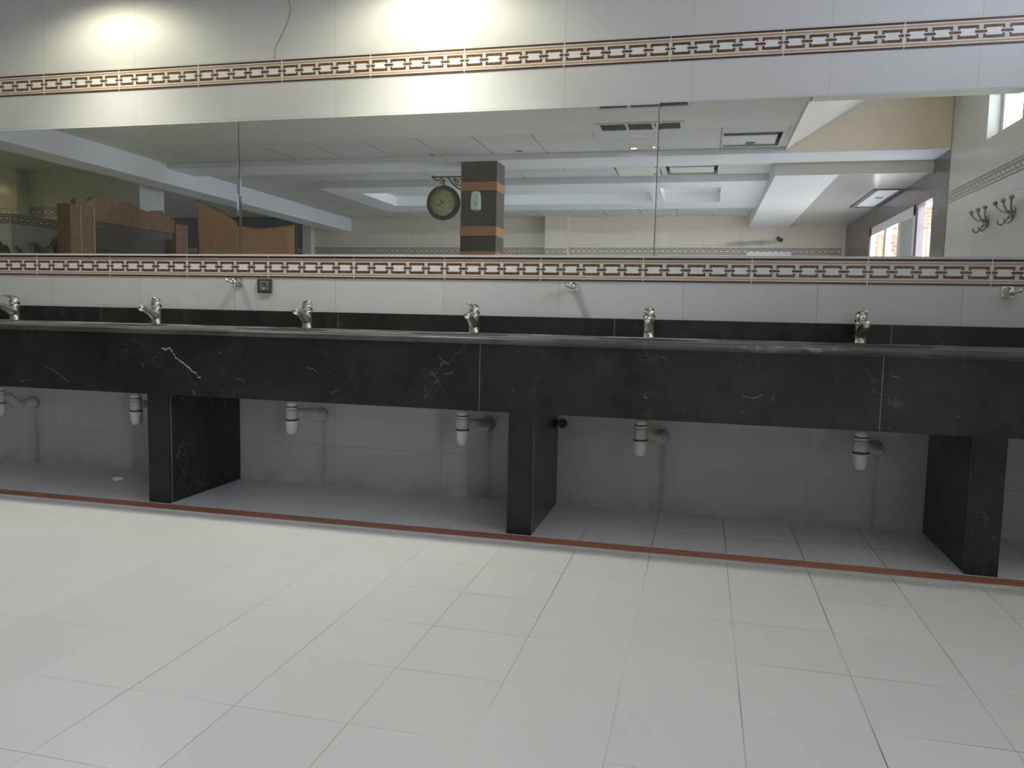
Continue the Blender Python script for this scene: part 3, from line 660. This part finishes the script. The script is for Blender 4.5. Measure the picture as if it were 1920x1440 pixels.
loose(-.41, -5.94, -.05, 'tilted loose ceiling tile right of the right mirror seam')
# cove tubes inside the plasterboard recesses
def tube_light(x0, x1, y, label):
    e = thing('tube_light', label, 'ceiling light', ((x0+x1)/2, y, H), 'tubes in the ceiling recesses'); hx = (x1-x0)/2
    mb = MB(); mb.lathe([(.008, -hx), (.013, -hx+.01), (.013, hx-.01), (.008, hx)], 'tube_glow', (0, 0, .022), (1, 0, 0), 12); mb.build('tube', e)
    mb = MB(); mb.box((-hx, -.012, .038), (hx, .012, .06), 'white_plastic'); mb.build('batten', e)
tube_light(-2.75, -1.95, -6.80, 'cove tube lighting the wide recess right of the column')
tube_light(-4.3, -3.4, -6.79, 'cove tube lighting the wide recess left of the clock')
tube_light(-.80, -.50, -6.75, 'cove tube lighting the small recess')

# ------------------------------------------------------------------ column with clock and dispenser
cx0, cx1, cy0, cy1 = -2.908, -2.494, -5.10, -4.75
mb = MB(); zs = [0, .5, .62, 1.0, 1.12, 1.50, 1.636, 1.812, 1.915, 2.31, 2.405, 2.63]
mt = ['brown_stone', 'stone_orange', 'brown_stone', 'stone_orange', 'brown_stone', 'stone_orange', 'brown_stone', 'stone_orange', 'brown_stone', 'stone_orange', 'brown_stone']
for a, c, m in zip(zs, zs[1:], mt):
    g = .004 if m == 'stone_orange' else 0
    mb.box((cx0-g, cy0-g, a), (cx1+g, cy1+g, c), m)
struct(mb.build('column', recalc=False), 'dark brown stone column with orange bands, reflected in the middle mirror', 'column')
e = thing('dispenser', 'white rounded dispenser on the front of the dark column', 'dispenser', (-2.72, cy1, 2.195))
mb = MB(); mb.prism([(-.054, -.10), (.052, -.10), (.054, -.03), (.050, .05), (.040, .088), (.024, .10), (-.024, .10), (-.044, .088), (-.054, .05), (-.057, -.03)], 0.0005, .06, 1, 'white_plastic'); mb.build('case', e, .01)
mb = MB(); mb.lathe([(.012, 0), (.012, .004)], 'grey_plastic', (0, .059, .045), (0, 1, 0)); mb.build('indicator', e)
mb = MB(); mb.box((-.015, .058, -.06), (.012, .063, -.01), 'grey_plastic'); mb.build('level_window', e)
mb = MB(); mb.box((-.035, .01, -.112), (.035, .05, -.098), 'grey_plastic'); mb.build('nozzle', e)
YC = -4.87
e = thing('station_clock', 'round dark-rimmed clock with cream face hanging beside the column', 'clock', (-3.153, YC, 2.194))
mb = MB(); pr = []
mb.lathe([(.150, .034), (.158, .046), (.172, .052), (.186, .046), (.196, .025), (.199, 0), (.196, -.025), (.186, -.046), (.172, -.052), (.158, -.046), (.150, -.034)], 'clock_rim', d=(0, 1, 0), n=48, caps=False); mb.build('rim', e)
for s_ in (1, -1):
    mb = MB(); mb.lathe([(.001, .034*s_), (.151, .034*s_), (.151, .030*s_), (.001, .030*s_)], 'clock_face', d=(0, 1, 0), n=48); f = mb.build('face', e)
    mb = MB()
    for k in range(12):
        t = 2*PI*k/12; u = Vector((math.sin(t), 0, math.cos(t))); v_ = Vector((math.cos(t), 0, -math.sin(t))); wd = .005 if k % 3 else .008
        q = [u*.108+v_*wd, u*.108-v_*wd, u*.13-v_*wd, u*.13+v_*wd]; mb.quad([p+Vector((0, .0348*s_, 0)) for p in q], 'tan')
    mb.build('hour_mark', f, recalc=False)
    mb = MB(); y_ = .037*s_
    def hand(dx, dz, wd, tail):
        u = Vector((dx, 0, dz)); L_ = u.length; u.normalize(); v_ = Vector((u.z, 0, -u.x))
        mb.quad([(u*-tail+v_*wd*.5)+Vector((0, y_, 0)), (u*-tail-v_*wd*.5)+Vector((0, y_, 0)), (u*L_*.7-v_*wd)+Vector((0, y_, 0)), u*L_+Vector((0, y_, 0)), (u*L_*.7+v_*wd)+Vector((0, y_, 0))], 'black_iron')
    hand(-.042, .042, .006, .015); hand(-.078, -.046, .0055, .015); mb.lathe([(.007, .0345*s_), (.007, .040*s_)], 'black_iron', d=(0, 1, 0), n=12)
    mb.build('hands', f, recalc=False)
mb = MB(); mb.tube([(0, 0, .196), (0, 0, .235), (0, 0, .262)], .007, 'black_iron', 10); mb.ball((0, 0, .2), .014, 'black_iron', 10); mb.build('hanger', e)
mb = MB()
def curl(pts, r=.006): mb.tube([(p[0]+3.153, 0, p[1]-2.194) for p in pts], r, 'black_iron', 8)
mb.tube([(-.130, 0, .293), (.246, 0, .293)], .008, 'black_iron', 10); mb.ball((-.132, 0, .293), .017, 'black_iron', 10, (.6, 1, 1.3))
def spiral(cx, cz, r0, r1, a0, a1, n=22): return [(cx+(r0+(r1-r0)*k/n)*math.cos(a0+(a1-a0)*k/n), cz+(r0+(r1-r0)*k/n)*math.sin(a0+(a1-a0)*k/n)) for k in range(n+1)]
curl([(-3.256, 2.48), (-3.262, 2.462), (-3.245, 2.449), (-3.22, 2.452), (-3.193, 2.468), (-3.175, 2.48)])
curl([(-3.11, 2.482), (-3.085, 2.462), (-3.06, 2.432), (-3.035, 2.402), (-3.0, 2.368), (-2.965, 2.348), (-2.915, 2.342)], .008)
curl(spiral(-2.965, 2.43, .052, .016, PI*.7, PI*3.4), .006); curl(spiral(-3.165, 2.445, .026, .008, -PI*.5, PI*1.6), .005); curl(spiral(-3.03, 2.455, .02, .006, PI, -PI*.9), .005)
curl(spiral(-3.185, 2.425, .018, .006, PI*.4, PI*2.0), .005)
mb.box((.236, -.012, .14), (.244, .012, .31), 'black_iron')
mb.build('bracket', e)

# ------------------------------------------------------------------ carved wooden unit under the big beam
e = thing('carved_cupboard', 'carved brown wooden unit with a wavy top, reflected in the left mirror', 'cupboard', (-6.85, -4.25, 0))
def wx(name, poly, x0, x1, m, par=None): mb = MB(); mb.prism([(-a+4.25, z) for a, z in poly], x0, x1, 0, m); return mb.build(name, par or e)
top = [(3.40, 2.081), (3.484, 2.075), (3.6, 2.085), (3.66, 2.135), (3.76, 2.162), (3.86, 2.150), (3.983, 2.107), (4.09, 2.114), (4.222, 2.155), (4.311, 2.136), (4.401, 2.10), (4.564, 2.089), (4.685, 2.121), (4.809, 2.137), (4.857, 2.077), (5.036, 2.04)]
wx('carved_header', top + [(5.036, 1.875), (3.65, 1.875), (3.40, 1.99)], -.03, .03, 'carved_wood')
def bx(name, y0, y1, z0, z1, x0, x1, m): return box1(name, (x0, -y0+4.25, z0), (x1, -y1+4.25, z1), m, e, .004)
bx('post', 3.30, 3.64, 0, 2.02, -.12, .05, 'carved_wood'); bx('post', 5.03, 5.25, 0, 2.0, -.12, .05, 'carved_wood')
bx('edge_strip', 3.625, 3.645, 0, 2.02, .05, .058, 'gilt_wood'); bx('edge_strip', 3.43, 3.445, 0, 2.02, .05, .058, 'gilt_wood'); bx('edge_strip', 5.235, 5.25, 0, 2.0, .05, .058, 'gilt_wood')
bx('rail', 3.645, 5.03, 1.79, 1.875, -.05, .01, 'dark_wood'); bx('back_panel', 3.645, 5.03, 0, 1.79, -.11, -.08, 'dark_wood')
bx('shelf', 3.645, 5.03, 1.575, 1.60, -.08, .03, 'dark_wood'); bx('shelf', 3.645, 5.03, .8, .83, -.08, .03, 'dark_wood'); bx('plinth', 3.645, 5.03, 0, .12, -.08, .03, 'carved_wood')
# ------------------------------------------------------------------ brown cloth partition
prof = [(-6.172, 2.217), (-6.041, 2.165), (-5.826, 2.069), (-5.634, 1.955), (-5.577, 1.917), (-5.4, 1.891), (-5.25, 1.890), (-5.119, 1.902), (-4.891, 1.928)]
def ptop(x):
    for (a, za), (c, zc) in zip(prof, prof[1:]):
        if a <= x <= c: return za + (zc-za)*(x-a)/(c-a)
    return prof[-1][1]
mb = MB(); nx, nz = 90, 24; i0 = len(mb.v)
for j in range(nz+1):
    for k in range(nx+1):
        x = prof[0][0] + (prof[-1][0]-prof[0][0])*k/nx; zt_ = ptop(x); z = .35 + (zt_-.35)*(1-j/nz)
        d_ = .010*math.sin(x*9+j*.22)+.022*math.sin((x+6.17)*3.1-.16*j)+.006*math.sin(x*23-j*.35)*max(0, 1-abs(x+5.9)*2.2)+.010*max(0, 1-abs((x+6.05)-j*.012)*16)+.010*max(0, 1-abs((x+5.0)-j*.006)*18)
        mb.v.append((x, -4.6+d_*(.35+.65*min(1, j/6)), z))
for j in range(nz):
    for k in range(nx): a = i0+j*(nx+1)+k; mb.face((a, a+1, a+nx+2, a+nx+1), 'brown_cloth', True)
o = mb.build('hanging_cloth'); md = o.modifiers.new('solid', 'SOLIDIFY'); md.thickness = .004
CL = thing('cloth_screen', 'brown cloth hung up as a screen, reflected at the left mirror seam', 'cloth', (-5.5, -4.6, 0))
o.parent = CL; o.name = 'cloth'; o.location = (5.5, 4.6, 0)
mb = MB(); mb.tube([(-.685, -.03, 0), (-.685, -.03, 2.23)], .012, 'dark_wood', 10); mb.build('pole', CL)
mb = MB(); mb.tube([(.62, -.03, 0), (.62, -.03, 1.94)], .012, 'dark_wood', 10); mb.build('pole', CL)
mb = MB(); mb.tube([(-.685, -.01, 2.222)]+[(a+5.5, -.004, z+.004) for a, z in prof]+[(.62, -.01, 1.932)], .004, 'rubber', 8); mb.build('rope', CL)

# ------------------------------------------------------------------ low tiled partition with a rock mural at the far left
e = thing('tiled_partition', 'low white partition with a rock picture, at the far left of the mirror', 'partition', (0, 0, 0))
mb = MB(); mb.box((-12, -4.34, 0), (-8.4, -4.1, 2.03), 'tile_white'); mb.box((-8.64, -5.19, 0), (-8.4, -4.34, 2.03), 'tile_white'); mb.build('body', e)
o = band('border_strip', '', (-8.4, 0, 0), (0, 1, 0), (1, 0, 0), 1.91, 2.025, -5.18, -4.105, -.1); o.parent = e
o2 = band('border_strip', '', (0, -4.1, 0), X, (0, 1, 0), 1.91, 2.025, -11.5, -8.4, -.1); o2.parent = e
for q in (o, o2):
    for k_ in ('kind', 'label', 'category'):
        if k_ in q: del q[k_]
mb = MB(); pts = []
def rock(poly, m, lift, axis):
    mb.prism(poly, -8.399 if axis == 0 else -4.0995, (-8.399+lift) if axis == 0 else (-4.0995+lift), axis, m)
rock([(-5.18, 1.0), (-4.11, 1.0), (-4.11, 1.62), (-4.2, 1.66), (-4.3, 1.64), (-4.36, 1.70), (-4.47, 1.72), (-4.56, 1.66), (-4.66, 1.68), (-4.74, 1.80), (-4.85, 1.84), (-5.0, 1.84), (-5.18, 1.8)], 'mural_rock', .004, 0)
rock([(-11.5, 1.0), (-8.4, 1.0), (-8.4, 1.60), (-8.8, 1.63), (-11.5, 1.63)], 'mural_rock', .004, 1)
mb.build('rock_picture', e)
mb = MB()
for x0_, x1_, zb_, hgt, lift in ((-9.4, -8.42, 1.52, .17, .008), (-9.2, -8.5, 1.50, .10, .012)):
    n_ = 46; top_ = [(x0_+(x1_-x0_)*k/n_, zb_+.06+hgt*(math.sin(PI*min(1, (k+3)/(n_+3)))**.5)*(.72+.28*random.random())) for k in range(n_+1)]
    mb.prism([(x1_, 1.0), (x0_, 1.0)]+top_, -4.0995, -4.0995+lift, 1, 'mural_leaf')
pr = [(-5.18, 1.0), (-4.72, 1.0)] + [(-4.72-.46*k/24, 1.60+.22*math.sin(PI*(.12+.5*k/24))+.03*random.random()) for k in range(25)]
mb.prism(pr, -8.399, -8.390, 0, 'mural_leaf')
mb.build('greenery', e)

# ------------------------------------------------------------------ windows and the yard outside
def win(name, label, x, y0, y1, z0, z1, bars, depth=.06, fw=.06, mw=.04):
    mb = MB()
    mb.box((x, y0, z0), (x+depth, y1, z0+fw), 'white_alu'); mb.box((x, y0, z1-fw), (x+depth, y1, z1), 'white_alu')
    mb.box((x, y0, z0), (x+depth, y0+fw, z1), 'white_alu'); mb.box((x, y1-fw, z0), (x+depth, y1, z1), 'white_alu')
    for b_ in bars: mb.box((x-.004, b_-mw, z0+fw), (x+depth+.004, b_+mw, z1-fw), 'white_alu')
    return struct(mb.build(name), label, 'window')
wn = win('window_1', 'white framed window in the marble wall, reflected at the right', XR-.002, -8.42, -5.90, .9, 2.255, [-7.40, -6.63], fw=.11, mw=.06)
wh = win('window_2', 'small high window in the side wall, reflected at the top right corner', XR+.10, -3.72, -2.95, 2.5, 3.0, [-3.2])
win('added_window', 'unseen extra window added for daylight in the side wall, beyond the right picture edge', XR+.10, -2.6, -.7, 2.41, 3.03, [-1.97, -1.33])  # added out of view to bring more sky light onto the mirror wall
mb = MB(); mb.box((XR+.025, -6.60, .96), (XR+.031, -5.96, 2.2), 'grey_plastic'); o = mb.build('shutter_pane', wn)
# yard
mb = MB(); mb.box((2.28, -6, 3.9), (3.5, .2, 4.0), 'plaster'); mb.box((3.5, -2.85, 3.9), (3.95, .2, 4.0), 'plaster')  # unseen slab, added to keep direct sun out of the high windows
struct(mb.build('sun_block_eave'), 'unseen eave added outside to block sun from the high windows', 'eave')
struct(box1('ground', (2.42, -16, -.2), (9, 4, -.05), 'yard'), 'sunlit ground outside the windows', 'ground')
mb = MB(); mb.box((2.14, -11.2, -.05), (5.2, -10.9, 2.9), 'brick')
tag(mb.build('yard_wall'), 'sunlit brick wall outside the white framed window', 'wall outside')
e = thing('timber_stack', 'weathered timber lattice standing outside the white window', 'timber', (2.86, -10.3, -.05))
for k in range(7): box1('plank', (-.32+k*.1, -.03, 0), (-.26+k*.1, .0, 2.35-.12*(k%3)), 'old_timber', e)
for z in (.5, 1.2, 1.9, 2.4): box1('batten', (-.36, 0, z), (.38, .03, z+.08), 'old_timber', e)
mb = MB(); mb.box((2.285, -5.3, 3.12), (2.58, -4.78, 3.34), 'old_timber')
tag(mb.build('timber_beam'), 'brown timber beam outside the small high window', 'timber')
e = thing('pipe_rack', 'shiny metal pipes standing outside the opening beside the window', 'pipes', (2.42, -7.0, -.05))
for k in range(5):
    mb = MB(); mb.lathe([(.025, 0), (.025, 2.0+.05*k)], 'chrome', (k*.06-.12, k*.05-.1, 0), n=12); mb.build('pipe', e)

# ------------------------------------------------------------------ coat hooks on the side wall
def coat_hook(y, z, label):
    e = thing('coat_hook', label, 'hook', (XR, y, z), 'coat hooks on the side wall')
    mb = MB(); mb.lathe([(.05, 0), (.05, .01), (.035, .018)], 'old_metal', (0, 0, 0), (-1, 0, 0), 20); mb.build('rosette', e)
    for dy in (-.17, .0, .17):
        mb = MB(); mb.tube([(-.012, dy*.1, .0), (-.05, dy*.55, .02), (-.07, dy*.9, .06), (-.075, dy, .085)], [.009, .008, .0075, .0075], 'old_metal', 10); mb.ball((-.076, dy, .095), .0195, 'old_metal', 12); mb.build('arm', e)
    for dy in (-.07, .07):
        mb = MB(); mb.tube([(-.012, dy*.3, -.01), (-.03, dy, -.06), (-.055, dy, -.085), (-.08, dy, -.075), (-.085, dy, -.05)], .0075, 'old_metal', 10); mb.build('lower_arm', e)
    return e
c0 = coat_hook(-3.55, 1.80, 'metal coat hook on the side wall, nearer the marble wall in the mirror')
dup(c0, (XR, -2.98, 1.80), 'metal coat hook on the side wall, at the right edge of the mirror')
# white board on the far wall and dark mark
tag(box1('wall_board', (.48, YB, 1.60), (1.2, YB+.03, 2.08), 'board_white'), 'white rectangular board low on the far wall under the white beam', 'board')
e = thing('wall_camera', 'small dark camera on the far wall under the white beam', 'camera', (1.0, YB, 2.33))
mb = MB(); mb.lathe([(.03, 0), (.03, .03)], 'white_plastic', (0, 0, 0), (0, 1, 0), 14); mb.tube([(0, .03, 0), (0, .07, -.02)], .012, 'white_plastic', 10); mb.build('mount', e)
mb = MB(); mb.lathe([(.035, 0), (.035, .11), (.028, .115)], 'socket_dark', (-.03, .06, -.03), (.5, 1, -.4), 16); mb.build('body', e)
